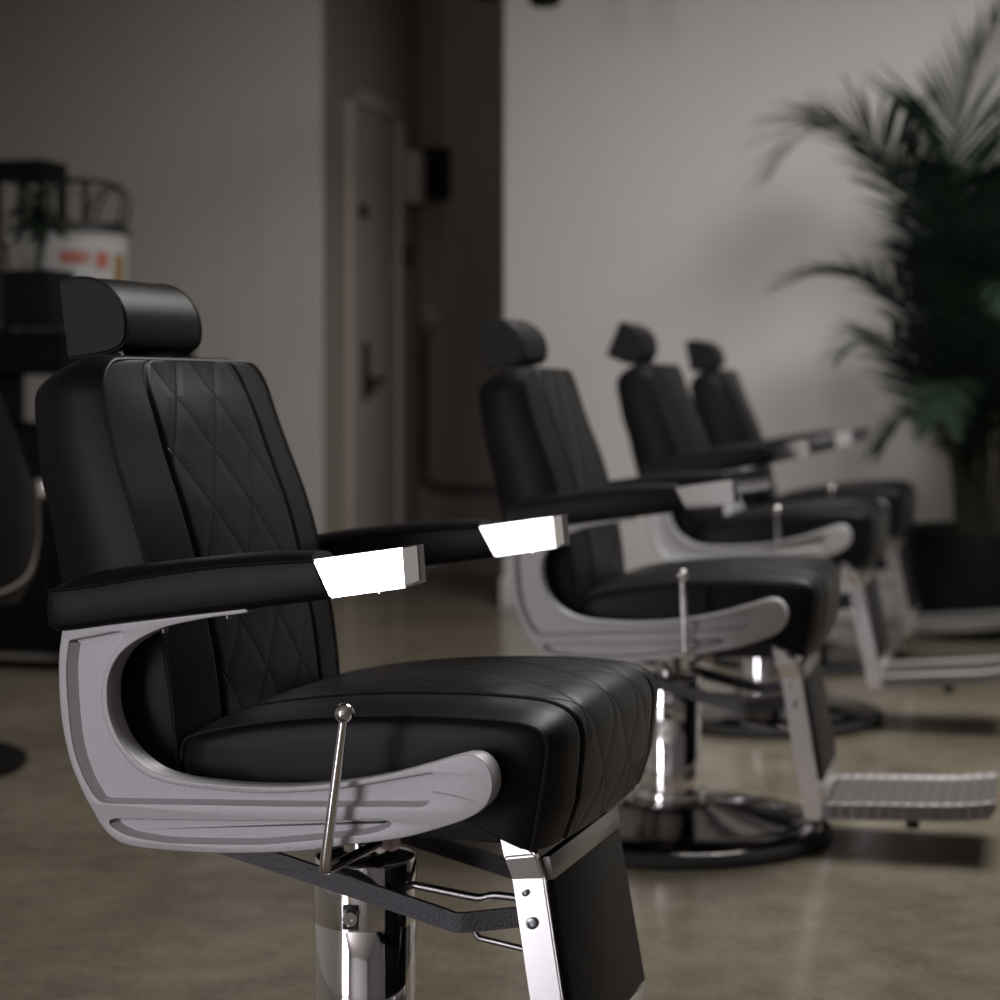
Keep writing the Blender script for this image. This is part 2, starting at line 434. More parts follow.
ARM_SEAM = [(-.389,.731),(-.336,.737),(-.254,.752),(-.16,.767),(-.075,.775),(.0,.7795)]
ARM_BOT = [(-.389,.683),(-.364,.681),(-.271,.696),(-.113,.718),(.01,.736)]
ARM_TOP = [(-.389,.733),(-.351,.750),(-.254,.768),(-.159,.780),(-.089,.787),(.0,.789)]
AS, AB_, AT = crom(ARM_SEAM, 6), crom(ARM_BOT, 6), crom(ARM_TOP, 6)
def armrest_bm():
    bm = bmesh.new(); yo, yi = -.3325, -.2625; yc = (yo+yi)/2; h = (yi-yo)/2
    xs = [-.389, -.387, -.381, -.37]+[-.36+.34*k/26 for k in range(27)]+[-.012, -.002]
    rings = []
    for k, x in enumerate(xs):
        s = (.90, .965, .99)[k] if k < 3 else 1
        zb, zs, zt = interp(AB_, x), interp(AS, x), interp(AT, x)
        zm = (zb+zs)/2
        ring = []
        sec = [(-h+.006, zb), (-h+.0015, zb+.003), (-h, zb+.009), (-h-.0025, zm), (-h, zs-.003), (-h+.001, zs)]
        nT = 8
        for i in range(1, nT):
            a = -h+2*h*i/nT
            sec.append((a, zs+(zt-zs)*(1-(a/h)**2)**.6))
        sec += [(h-.001, zs), (h, zs-.003), (h+.0025, zm), (h, zb+.009), (h-.0015, zb+.003), (h-.006, zb)]
        for a, z in sec:
            zz = zm+(z-zm)*s
            sx = 0
            f_ = max(0, (x+.10)/.098)                    # the front end is cut on a slant
            sx = f_*(-.022+(.779-zz)*.50)
            ring.append(bm.verts.new((x+sx, yc+a*s, zz)))
        rings.append(ring)
    m = len(rings[0])
    for a, b in zip(rings, rings[1:]):
        for j in range(m): bm.faces.new((a[j], a[(j+1) % m], b[(j+1) % m], b[j]))
    bm.faces.new(rings[0]); bm.faces.new(rings[-1][::-1])
    return bm
def arm_piping_bm(y):
    return tube([(min(x, -.012)-(0.0 if x < -.1 else .012*(x+.1)/.1), y, z) for x, z in AS if x < -.004], .0018, n=6)
def arm_tip_bm():
    b = bmesh.new(); yo, yi = -.3325, -.2625
    side = [(-.024, .7805), (.094, .7985), (.0985, .7515), (.0005, .7355)]
    vs = [[b.verts.new((x, y+.0012*(1 if k < 2 else -1)*(1 if y == yo else 0)+.0012*(1 if k < 2 else -1)*(1 if y == yi else 0), z)) for k, (x, z) in enumerate(side)] for y in (yo, yi)]
    b.faces.new(vs[0]); b.faces.new(vs[1][::-1])
    cap = None
    for j in range(4):
        f = b.faces.new((vs[0][j], vs[1][j], vs[1][(j+1) % 4], vs[0][(j+1) % 4]))
        if j == 1: cap = f
    r = bmesh.ops.inset_region(b, faces=[cap], thickness=.006, depth=.0)
    c = cap.calc_center_median()
    for v in cap.verts:
        v.co = c+(v.co-c)*.9; v.co.x -= .006
    bmesh.ops.recalc_face_normals(b, faces=b.faces)
    bmesh.ops.bevel(b, geom=[e for e in b.edges if all(abs(v.co.y-yo) < 2e-3 or abs(v.co.y-yi) < 2e-3 for v in e.verts)], offset=.0018, segments=2, affect='EDGES')
    add_lathe(b, [(0, -.003), (.0035, -.003), (.0035, .002), (0, .002)], 10, (.05, -.2975, .7425))
    return b

def leg_bar_bm():
    bm = bmesh.new(); y = -.163; th = .014
    rows = [(.1550, .442, .1570, .442, -.005), (.1580, .424, .184, .424, -.005), (.1635, .400, .2045, .407, -.005), (.1725, .373, .2145, .378, 0.), (.1960, .224, .2385, .229, 0.), (.2190, .092, .2605, .098, 0.), (.2235, .079, .255, .079, 0.)]
    R = []
    for xl, zl, xr, zr, o in rows:
        R.append([bm.verts.new((xl, y+o, zl)), bm.verts.new((xr, y+o, zr)), bm.verts.new((xr, y+o+th, zr)), bm.verts.new((xl, y+o+th, zl))])
    for a, b in zip(R, R[1:]):
        for j in range(4): bm.faces.new((a[j], a[(j+1) % 4], b[(j+1) % 4], b[j]))
    bm.faces.new(R[0]); bm.faces.new(R[-1][::-1])
    bmesh.ops.recalc_face_normals(bm, faces=bm.faces)
    es = [e for e in bm.edges if e.is_manifold and abs(e.verts[0].co.z-e.verts[1].co.z) > .006]
    bmesh.ops.bevel(bm, geom=es, offset=.0022, segments=2, affect='EDGES')
    return bm

def footrest_bm():
    bm = bmesh.new()
    xs = [.247+.350*k/24 for k in range(25)]+[.603, .608, .610]
    def top(x): return .109+.04*(x-.255)+.55*max(0, x-.49)**2
    def th(x): return .036 if x < .597 else .036-(x-.597)*1.2
    R = []
    for x in xs:
        z = top(x)+.008; b = z-th(x); w = .162
        R.append([bm.verts.new((x, yy, zz)) for yy, zz in ((-w, b), (-w, z-.004), (-w+.004, z), (-w+.02, z-.002), (-w+.024, z-.006), (w-.024, z-.006), (w-.02, z-.002), (w-.004, z), (w, z-.004), (w, b), (w-.02, b+.012), (-w+.02, b+.012))])
    m = len(R[0])
    for a, b in zip(R, R[1:]):
        for j in range(m): bm.faces.new((a[j], a[(j+1) % m], b[(j+1) % m], b[j]))
    bm.faces.new(R[0]); bm.faces.new(R[-1][::-1])
    return bm

PX = -.095                                                # axis of the pump in the chair
def make_chair(label):
    t = thing('barber_chair', label, 'barber chair', group='row of black barber chairs')
    # base and pump stay on the floor
    base = obj('base', lathe([(0, 0), (.336, 0), (.340, .006), (.340, .022), (.337, .027), (.328, .033), (.26, .043), (.18, .056), (.115, .067), (.10, .071), (.098, .078), (0, .078)], 96, (PX, 0, 0)), M['darkchrome'], t)
    obj('rubber_rim', lathe([(.336, 0), (.354, .002), (.357, .010), (.356, .020), (.350, .026), (.333, .028)], 96, (PX, 0, 0)), M['rubber'], base)
    base['label'] = 'dark mirror-finish round base'
    bm = lathe([(.069, .07), (.078, .07), (.080, .075), (.080, .095), (.077, .100), (.0695, .102), (.069, .102)], 64, (PX, 0, 0))
    obj('collar', bm, M['chrome'], t)
    sl = obj('pump_sleeve', lathe([(.068, .09), (.0702, .258), (.0698, .2585), (.0698, .2595), (.0706, .260), (.0706, .343), (.0693, .346), (.0675, .346), (.0665, .343), (.0665, .325), (0, .325)], 96, (PX, 0, 0)), M['chrome'], t)
    sl['label'] = 'chrome pump sleeve'
    obj('sleeve_cap', lathe([(.034, .342), (.050, .3435), (.066, .3425), (.066, .33), (.034, .33)], 64, (PX, 0, 0)), M['blackpaint'], sl)
    ang = math.radians(-83)
    cx, cy = PX+.0706*math.cos(ang), .0706*math.sin(ang)
    mt = Matrix.Translation((cx, cy, .279)) @ Matrix.Rotation(ang, 4, 'Z')
    obj('release_slot', bx((-.006, -.011, -.017), (.0012, .011, .017), .0008, 1, mt), M['slot_dark'], sl)  # raised dark block; the slot's inside shade is put into its colour
    b2 = lathe([(0, -.01), (.010, -.01), (.010, .027), (.009, .0285), (.004, .0285), (.0035, .024), (0, .024)], 24, axis='x')
    b2.transform(Matrix.Translation((cx, cy, .284)) @ Matrix.Rotation(ang+.25, 4, 'Z'))
    obj('release_bolt', b2, M['steel'], sl)
    up = []
    def U(o): up.append(o); return o
    U(obj('piston', lathe([(.030, .20), (.030, .42), (.06, .425), (.06, .434), (0, .434)], 40, (PX, 0, 0)), M['chrome'], t))
    bm = bx((-.215, -.150, .413), (.150, -.125, .472), .002)
    for q in ((-.215, .125, .413, .150, .150, .472), (-.215, -.13, .434, -.19, .13, .466), (.13, -.13, .434, .150, .13, .458), (-.16, -.13, .432, -.03, .13, .452)):
        add_box(bm, q[:3], q[3:], .002)
    U(obj('seat_bracket', bm, M['blackmetal'], t))
    for s in (1, -1):
        yy = -.135*s
        pts = [(-.275, yy, .3865), (-.15, yy, .359), (-.02, yy, .3295), (.07, yy, .309), (.088, yy-.004*s, .3055), (.105, yy, .3065), (.190, yy+.004*s, .3215)]
        U(obj('linkage_bar', tube(pts, 0, flat=(.008, .025)), M['blackmetal'], t))
        U(obj('rear_bracket', bx((-.29, min(yy-.008, yy+.008), .375), (-.262, max(yy-.008, yy+.008), .50), .002), M['blackmetal'], t))
    U(obj('pump_rod', tube(crom([(PX+.06, .0, .312), (.0, 0, .3085), (.06, 0, .302), (.075, 0, .302), (.09, 0, .306), (.115, 0, .3065), (.195, 0, .302)], 5), .0055, n=10), M['greysteel'], t))
    U(obj('tilt_rod', tube([(.05, .0, .276), (.07, 0, .2475), (.132, 0, .239), (.205, .0, .228)], .0042, n=10), M['greysteel'], t))
    # lever
    lv = U(obj('recline_lever', tube([(.0265, -.352, .598), (.014, -.352, .508), (.0025, -.352, .425), (.001, -.350, .4155), (.002, -.342, .4135), (.0045, -.30, .414), (.02, -.13, .418)], [.0056, .0062, .0066, .0068, .0068, .0066, .0066], n=14), M['chrome'], t))
    kb = bmesh.new(); bmesh.ops.create_uvsphere(kb, u_segments=28, v_segments=18, radius=.0122, matrix=Matrix.Translation((.027, -.352, .6025)))
    obj('lever_knob', kb, M['chrome'], lv)
    for x, yy in ((.012, -.205), (.021, -.19)):
        U(obj('roller', lathe([(0, -.003), (.0105, -.003), (.012, -.0015), (.012, .0015), (.0105, .003), (0, .003)], 28, (x, yy, .4145), axis='y'), M['pale'], t))
    # upholstery
    st = U(obj('seat_cushion', seat_bm(), [M['leather'], M['quilt']], t, 50))
    st['label'] = 'black diamond-quilted seat'
    for s in (-1, 1): obj('piping', seat_piping_bm(s), M['piping'], st)
    bk = U(obj('backrest', backrest_bm(), [M['leather'], M['quilt']], t, 50))
    bk['label'] = 'black diamond-quilted backrest'
    obj('piping', back_piping_bm(), M['piping'], bk)
    hp = bx((-.452, -.045, .96), (-.442, .021, 1.06), .002)
    U(obj('headrest_post', hp, M['steel'], t))
    hd = U(obj('headrest', headrest_bm(), M['leather'], t, 35))
    for s in (-1, 1): obj('stitching', headrest_seam_bm(s), M['piping'], hd)
    for s in (1, -1):
        f = (lambda b: b) if s > 0 else mirror
        fr = U(obj('side_frame', f(side_frame_bm()), M['cast'], t, 30)); fr['label'] = 'grey cast metal side frame'
        for x, z in ((-.239, .6835), (-.150, .7045)):
            obj('screw', f(lathe([(0, -.003), (.0042, -.003), (.0048, .001), (.0048, .004), (0, .004)], 12, (x, -.303, z))), M['screw'], fr)
        am = U(obj('armrest', f(armrest_bm()), M['leather'], t, 50))
        for y in (-.3325, -.2625): obj('piping', f(arm_piping_bm(y)), M['piping'], am)
        tp = obj('armrest_tip', f(arm_tip_bm()), M['chrome'], am, 25); tp['label'] = 'chrome armrest tip'
        lb = U(obj('legrest_bar', f(leg_bar_bm()), M['steel'], t, 9)); lb['label'] = 'polished steel side bar of the legrest'
        for x, z, r in ((.191, .358, .0042), (.1995, .321, .0075)):
            obj('bolt', f(lathe([(0, -.004), (r*.45, -.004), (r*.5, -.0055), (r*.9, -.005), (r, -.0035), (r, .002), (0, .002)], 20, (x, -.163, z), axis='y')), M['screw'], lb)
    # legrest
    tilt = Matrix.Translation((.205, 0, .371)) @ Matrix.Rotation(math.radians(-10.2), 4, 'Y')
    U(obj('legrest_pad', bx((-.022, -.148, -.215), (.016, .165, -.002), .004, 2, tilt), M['leather'], t))
    U(obj('legrest_trim', bx((-.012, -.148, -.001), (.018, .165, .0285), .0012, 2, tilt), M['greysteel'], t))
    U(obj('legrest_trim', bx((-.012, -.148, -.258), (.016, .165, -.217), .0012, 2, tilt), M['steel'], t))
    up_plate = bmesh.new()
    plate(up_plate, [[(.192, .398), (.206, .398), (.186, .436), (.176, .436)]], -.148, .148, .001)
    U(obj('legrest_hinge_plate', up_plate, M['darkchrome'], t))
    ft = U(obj('footrest', footrest_bm(), M['tread'], t)); ft['label'] = 'ribbed metal footrest plate'
    for y in (-.163, .163):
        for x in (.275, .296):
            obj('bolt', lathe([(0, -.003), (.005, -.003), (.006, 0), (.005, .003), (0, .003)], 14, (x, y, .100), axis='y'), M['screw'], ft)
    obj('stopper', lathe([(0, .062), (.014, .062), (.014, .10), (0, .10)], 18, (.44, -.10, .0)), M['rubber'], ft)
    return t, {o.name for o in up}

CHAIRS = [
 ((-.095, 2.673), 19.04, 0., 'black barber chair nearest the camera, with gleaming chrome armrest tips in sharp focus'),
 ((.467, 4.350), 14.90, 0., 'second black barber chair, right behind the nearest one, its round base in view'),
 ((.872, 5.840), 16.0, .036, 'third black barber chair in the row, with its headrest tipped forward'),
 ((1.206, 7.035), 15.24, .032, 'farthest black barber chair, last of the row and next to the potted palm'),
]
proto, UPPER = make_chair(CHAIRS[0][3])
def dup(root):
    r = root.copy(); COL.objects.link(r); mp = {}
    for c in root.children:
        d = c.copy(); COL.objects.link(d); d.parent = r; mp[c.name] = d
        for g in c.children:
            e = g.copy(); COL.objects.link(e); e.parent = d
    return r, mp
for i, ((x, y), deg, lift, lab) in enumerate(CHAIRS):
    if i == 0: r, mp = proto, {c.name: c for c in proto.children}
    else: r, mp = dup(proto)
    r.location = (x, y, 0); r.rotation_euler = (0, 0, -math.radians(deg)); r['label'] = lab
    tilt = (0, 0, 1.9, 2.6)[i]
    pv = Matrix.Translation((PX, 0, .43))
    TM = Matrix.Translation((0, 0, lift)) @ pv @ Matrix.Rotation(-math.radians(tilt), 4, 'Y') @ pv.inverted()
    for nme, c in mp.items():
        if nme in UPPER:
            if nme.startswith('piston'): c.location.z += lift
            elif i: c.matrix_local = TM
    hd = [o for nme, o in mp.items() if nme == 'headrest'][0]
    lv = [o for nme, o in mp.items() if nme == 'recline_lever'][0]
    if i:                                                 # levers of the farther chairs stand more upright
        piv = Matrix.Translation((.001, -.35, .4155))
        lv.matrix_local = TM @ piv @ Matrix.Rotation(math.radians((0, -10, -7, -2)[i]), 4, 'Y') @ piv.inverted()
    if i == 2:                                            # tipped headrest
        piv = Matrix.Translation((-.45, 0, 1.08))
        hd.matrix_local = TM @ Matrix.Translation((-.012, 0, .004)) @ piv @ Matrix.Rotation(math.radians(32), 4, 'Y') @ piv.inverted()
    if i == 3: hd.matrix_local = TM @ Matrix.Translation((.004, 0, -.002))

# ------------------------------------------------------------------ the room (axes turned 15 degrees from the view)
RA = math.radians(15)
RM = Matrix.Rotation(-RA, 4, 'Z')                          # room (p, q) -> world
def W(p, q, z=0.): return RM @ Vector((p, q, z))
def rbx(lo, hi, bev=0.): return bx(lo, hi, bev, 2, RM)
H = 3.3; QW = 8.5; P0, P1 = -4.2, 4.6; Q0 = -10.4
OPL, OPR = -3.12, -2.258; HB = 10.0
struct('floor', rbx((P0-2.3, Q0-.2, -.1), (P1+.2, HB+.3, 0)), M['floor'])
struct('ceiling', rbx((P0-2.3, Q0-.2, H), (P1+.2, HB+.3, H+.1)), M['ceiling'])
struct('wall_back', rbx((OPR, QW, 0), (P1+.2, QW+.15, H)), M['wall'])
struct('wall_back_left', rbx((P0-2.2, QW, 0), (OPL, QW+.02, H)), M['walldark'])
struct('wall_alcove', rbx((P0-2.2, 7.0, 0), (P0-2.0, QW, H)), M['walldark'])
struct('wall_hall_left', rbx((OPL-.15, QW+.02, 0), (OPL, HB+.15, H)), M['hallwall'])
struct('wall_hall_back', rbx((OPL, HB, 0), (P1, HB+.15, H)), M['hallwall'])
struct('wall_right', rbx((P1, Q0, 0), (P1+.2, HB+.15, H)), M['darkwall'])
struct('wall_front', rbx((P0-.2, Q0-.2, 0), (P1+.2, Q0, H)), M['wall'])
# left side wall with two tall windows near the camera end
WIN = [(-6.6, -2.7)]; WZ0, WZ1 = .04, 2.75
bm = bmesh.new()
add_box(bm, (P0-.2, Q0, 0), (P0, 7.0, WZ0)); add_box(bm, (P0-.2, Q0, WZ1), (P0, 7.0, H))
add_box(bm, (P0-2.2, 6.85, 0), (P0-.2, 7.0, H))
ed = [Q0]+[e for w in WIN for e in w]+[7.0]
for a, b in zip(ed[::2], ed[1::2]): add_box(bm, (P0-.2, a, WZ0), (P0, b, WZ1))
bm.transform(RM); struct('wall_left', bm, M['wall'])
for i, (a, b) in enumerate(WIN):
    bm = bmesh.new()
    for q in ((P0-.12, a, WZ0, P0-.06, a+.05, WZ1), (P0-.12, b-.05, WZ0, P0-.06, b, WZ1), (P0-.12, a, WZ0, P0-.06, b, WZ0+.05), (P0-.12, a, WZ1-.05, P0-.06, b, WZ1)):
        add_box(bm, q[:3], q[3:], .004)
    bm.transform(RM); struct('window_%d' % (i+1), bm, M['trimwhite'])
# baseboards
struct('baseboard_back', rbx((OPR-.012, QW-.018, 0), (P1, QW, .135), .003), M['trimwhite'])
struct('baseboard_left', rbx((P0-2.0, QW-.018, 0), (OPL, QW, .135), .003), M['trimwhite'])
# hall door in its frame, on the left side of the passage
dz = 2.41; qa, qb = 8.815, 9.624
bm = bmesh.new()
add_box(bm, (OPL, qa, 0), (OPL+.035, qa+.075, dz), .004); add_box(bm, (OPL, qb-.075, 0), (OPL+.035, qb, dz), .004)
add_box(bm, (OPL, qa, dz-.075), (OPL+.035, qb, dz), .004)
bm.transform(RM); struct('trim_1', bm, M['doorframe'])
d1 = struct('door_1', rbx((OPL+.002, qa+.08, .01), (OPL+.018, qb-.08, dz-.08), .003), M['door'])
bm = rbx((OPL+.018, qa+.20, .92), (OPL+.03, qa+.27, 1.2), .004); add_box(bm, (OPL+.03, qa+.215, 1.0), (OPL+.085, qa+.24, 1.03), .004, 2, RM)
add_box(bm, (OPL+.065, qa+.215, 1.0), (OPL+.085, qa+.36, 1.03), .006, 2, RM)
obj('door_handle', bm, M['blackpaint'], d1)
b2 = lathe([(0, 0), (.035, 0), (.035, .02), (0, .025)], 24, axis='x'); b2.transform(RM @ Matrix.Translation((OPL+.018, qa+.19, 1.83)))
obj('lock', b2, M['blackpaint'], d1)
# passage fittings
o = obj('wall_light', rbx((OPL, 9.69, 1.93), (OPL+.09, 9.84, 2.20), .01), M['doorframe']); o['label'] = 'pale grey box light high on the passage wall just past the door'; o['category'] = 'wall light'
o = obj('alarm_box', rbx((OPL+.02, HB-.08, 1.97), (OPL+.17, HB, 2.24), .01), M['blackpaint']); o['label'] = 'black box mounted high on the end wall of the passage'; o['category'] = 'box'
o = obj('wall_switch', rbx((OPL, 9.70, 1.60), (OPL+.02, 9.78, 1.72), .004), M['blackpaint']); o['label'] = 'small dark switch plate beyond the passage door, under the box light'; o['category'] = 'switch'
bm = lathe([(0, .07), (.03, .066), (.06, .045), (.07, .015), (.07, 0), (0, 0)], 28); bm.transform(RM @ Matrix.Translation((OPL+.075, HB, 1.36)) @ Matrix.Rotation(PI/2, 4, 'X'))
o = obj('alarm_bell', bm, M['doorframe']); o['label'] = 'round grey bell on the end wall of the passage'; o['category'] = 'bell'
pp = crom([(OPL+.035, HB-.03, 1.28), (OPL+.035, HB-.03, .9), (OPL+.035, HB-.03, .56), (OPL+.07, HB-.03, .47), (OPL+.18, HB-.03, .445), (OPL+.6, HB-.03, .44), (OPL+1.6, HB-.03, .44)], 6)
bm = tube(pp, .022, n=12); bm.transform(RM)
o = obj('conduit_pipe', bm, M['pipe']); o['label'] = 'dark pipe running down then bending level along the passage end wall'; o['category'] = 'pipe'

# ceiling spotlights whose lower ends dip into the top of the picture
for (wx, wy, zz, lab) in ((.172, 7.55, 2.445, 'black round ceiling spotlight over the pale wall, right of the passage corner'),
                          (-.05, 7.5, 2.462, 'black round ceiling spotlight hanging in front of the dark passage')):
    t = thing('ceiling_spotlight', lab, 'spotlight', (wx, wy, zz), 0, 'ceiling spotlights')
    obj('shade', lathe([(0, .16), (.04, .16), (.056, .14), (.064, .05), (.060, .01), (.045, 0), (.04, .01), (0, .012)], 28), M['blackpaint'], t)
    obj('stem', lathe([(0, .15), (.009, .15), (.009, H-zz-.02), (.045, H-zz-.02), (.045, H-zz), (0, H-zz)], 16), M['blackpaint'], t)

# ------------------------------------------------------------------ the palm on the right
def P2(u, v, d): return Vector(((u-500)/1971.2*d, d, .99-(v-385.5)/1971.2*d))
palm = thing('potted_palm', 'tall feathery green palm in a black pot at the right edge, against the pale wall', 'plant', (1.90, 7.88, 0))
obj('pot', lathe([(0, 0), (.27, 0), (.285, .01), (.315, .41), (.31, .425), (.29, .425), (.285, .40), (0, .40)], 56), M['pot'], palm)
obj('soil', lathe([(0, .408), (.15, .412), (.284, .402), (.284, .38), (0, .38)], 32), M['soil'], palm)
PB = Vector(palm.location)
for k, (dx, dy, lx, ly, h, r) in enumerate(((-.02, 0, -.05, .0, 1.0, .034), (.07, -.05, .12, -.06, .95, .03), (.05, .08, .05, .08, 1.05, .03), (-.07, -.06, -.10, -.04, .7, .024), (.14, .02, .25, .03, .8, .024))):
    pts = [(dx, dy, .39), (dx+lx*.2, dy+ly*.2, .39+h*.35), (dx+lx*.6, dy+ly*.6, .39+h*.7), (dx+lx, dy+ly, .39+h)]
    obj('trunk', tube(crom(pts, 5), [r*(1-.35*i/15) for i in range(16)], n=10), M['trunk'], palm)
def frond(path, n, leaf, seed, spread=1., droop=.5):
    rnd = random.Random(seed); bm = bmesh.new()
    p = [Vector(q) for q in crom([tuple(q) for q in path], 10)]
    n = int(n*1.7); k = len(p); add_tube(bm, p, [.008*(1-.85*i/(k-1)) for i in range(k)], n=6)
    L = [0]
    for a, b in zip(p, p[1:]): L.append(L[-1]+(b-a).length)
    for j in range(n):
        f_ = .16+.84*(j+.5)/n; s = f_*L[-1]
        i = max(q for q in range(k-1) if L[q] <= s); base = p[i].lerp(p[i+1], (s-L[i])/max(1e-6, L[i+1]-L[i]))
        t = (p[i+1]-p[i]).normalized()
        side = t.cross(Vector((0, 0, 1)))
        side = side.normalized() if side.length > .05 else Vector((0, 1, 0))
        nrm = side.cross(t).normalized()
        ln = 1.3*leaf*(math.sin(PI*(.14+.74*f_))**.6)*rnd.uniform(.85, 1.1)
        for sg in (-1, 1):
            d = (side*sg*spread*rnd.uniform(.75, 1.1)+t*(.55+.55*f_)+nrm*rnd.uniform(.15, .45)).normalized()
            w = .0085; q = []; pos = base.copy(); m = 5
            wd = d.cross(nrm).normalized()
            for h in range(m+1):
                ww = w*math.sin(PI*(.12+.86*h/m))+.0008
                q.append((bm.verts.new(pos+wd*ww), bm.verts.new(pos-wd*ww)))
                d = (d+Vector((0, 0, -droop*.16))).normalized(); pos = pos+d*ln/m
            for a, b in zip(q, q[1:]): bm.faces.new((a[0], a[1], b[1], b[0]))
    ql = Vector((math.sin(RA), math.cos(RA), 0))          # leaves bend along the wall instead of passing through it
    for v in bm.verts:
        d = (v.co+PB).dot(ql)
        if d > QW-.10: v.co -= ql*(d-(QW-.10)-.06*(1-math.exp(-(d-(QW-.10))/.3)))
    return bm
FR = [
 ([P2(975, 400, 7.88), P2(945, 270, 7.8), P2(903, 187, 7.75), P2(872, 143, 7.7), P2(838, 126, 7.68), P2(806, 134, 7.66), P2(784, 156, 7.65)], 42, .40, 1.0, .55),
 ([P2(985, 380, 7.88), P2(966, 250, 7.9), P2(955, 150, 7.95), P2(972, 75, 7.95), P2(1000, 22, 7.95)], 38, .36, .8, .25),
 ([P2(975, 450, 7.88), P2(935, 350, 7.75), P2(893, 297, 7.7), P2(850, 276, 7.66), P2(818, 274, 7.64), P2(797, 280, 7.63)], 34, .28, .9, .6),
 ([P2(975, 470, 7.88), P2(935, 395, 7.7), P2(900, 350, 7.6), P2(872, 340, 7.58), P2(848, 350, 7.56)], 30, .25, 1., .6),
 ([P2(980, 490, 7.85), P2(945, 430, 7.8), P2(918, 415, 7.78), P2(895, 425, 7.76), P2(880, 445, 7.75)], 26, .17, 1., .7),
 ([P2(980, 430, 7.88), P2(960, 290, 7.85), P2(925, 215, 7.9), P2(905, 180, 7.95), P2(890, 175, 7.86)], 34, .30, .9, .4),
 ([P2(990, 420, 7.85), P2(975, 300, 7.7), P2(960, 220, 7.5), P2(965, 180, 7.3), P2(985, 175, 7.1)], 34, .30, 1., .5),
 ([P2(985, 440, 7.85), P2(955, 340, 7.75), P2(930, 280, 7.7), P2(915, 262, 7.68), P2(895, 262, 7.66)], 32, .26, 1., .5),
 ([P2(1000, 420, 7.88), P2(1015, 280, 7.9), P2(1020, 180, 7.9), P2(1050, 120, 7.85), P2(1100, 105, 7.8)], 34, .32, 1., .5),
 ([P2(1000, 440, 7.88), P2(1040, 330, 7.8), P2(1090, 270, 7.75), P2(1150, 250, 7.7), P2(1190, 270, 7.68)], 32, .30, 1., .5),
 ([P2(1000, 460, 7.88), P2(1050, 380, 7.9), P2(1100, 350, 7.9), P2(1140, 360, 7.9)], 28, .28, 1., .5),
 ([P2(995, 430, 7.9), P2(1000, 300, 7.95), P2(995, 230, 7.86), P2(1005, 190, 7.86)], 30, .28, .9, .35),
 ([P2(985, 470, 7.85), P2(965, 410, 7.7), P2(955, 380, 7.5), P2(945, 390, 7.35), P2(940, 420, 7.25)], 26, .2, 1., .6),
 ([P2(995, 450, 7.85), P2(995, 360, 7.6), P2(1000, 300, 7.4), P2(1010, 280, 7.2), P2(1020, 300, 7.05)], 30, .28, 1., .5),
 ([P2(985, 440, 7.88), P2(968, 330, 7.92), P2(945, 250, 7.86), P2(935, 215, 7.86), P2(940, 190, 7.86)], 30, .28, .9, .4),
]
for k, (path, n, leaf, sp, dr) in enumerate(FR):
    obj('frond', frond([q-PB for q in path], n, leaf, k, sp, dr), M['leaf'], palm, 60, False)

# ------------------------------------------------------------------ the black station on the left and what stands on it
SP0, SP1, SQ0, SQ1, SZ = -4.0, -3.22, 6.17, 7.30, 1.18
st = thing('storage_station', 'tall black open-fronted storage station at the left edge, behind the nearest chair', 'cabinet', W((SP0+SP1)/2, (SQ0+SQ1)/2), -RA)
ctr = Vector(((SP0+SP1)/2, (SQ0+SQ1)/2, 0))
def sb(name, lo, hi, m, bev=.004, parent=None): return obj(name, bx(tuple(Vector(lo)-ctr), tuple(Vector(hi)-ctr), bev), m, parent or st)
sb('top', (SP0, SQ0, SZ-.15), (SP1, SQ1, SZ), M['blackpaint'])
sb('side_panel', (SP0, SQ0+.01, .06), (SP0+.03, SQ1, SZ-.15), M['blackpaint'])
sb('side_panel', (SP1-.03, SQ0+.01, .06), (SP1, SQ1, SZ-.15), M['blackpaint'])
sb('cupboard', (SP0+.03, SQ0+.03, .10), (SP1-.03, SQ1, .845), M['blackpaint'])
sb('plinth', (SP0+.02, SQ0+.04, 0), (SP1-.02, SQ1-.02, .10), M['blackpaint'])
sb('plinth_strip', (SP0+.02, SQ0+.030, .035), (SP1-.02, SQ0+.04, .055), M['greyedge'], .001)
mid = (SP0+SP1)/2
for a, b, hx in ((SP0+.035, mid-.004, mid-.05), (mid+.004, SP1-.035, -3.28)):
    dr = sb('door', (a, SQ0+.012, .115), (b, SQ0+.032, .835), M['blackpaint'])
    kn = lathe([(0, 0), (.01, 0), (.01, .015), (.030, .03), (.034, .045), (.024, .055), (0, .057)], 24, axis='y')
    kn.transform(Matrix.Translation(Vector((hx, SQ0+.012, .635))-ctr) @ Matrix.Rotation(PI, 4, 'Z'))
    obj('knob', kn, M['steel'], dr)

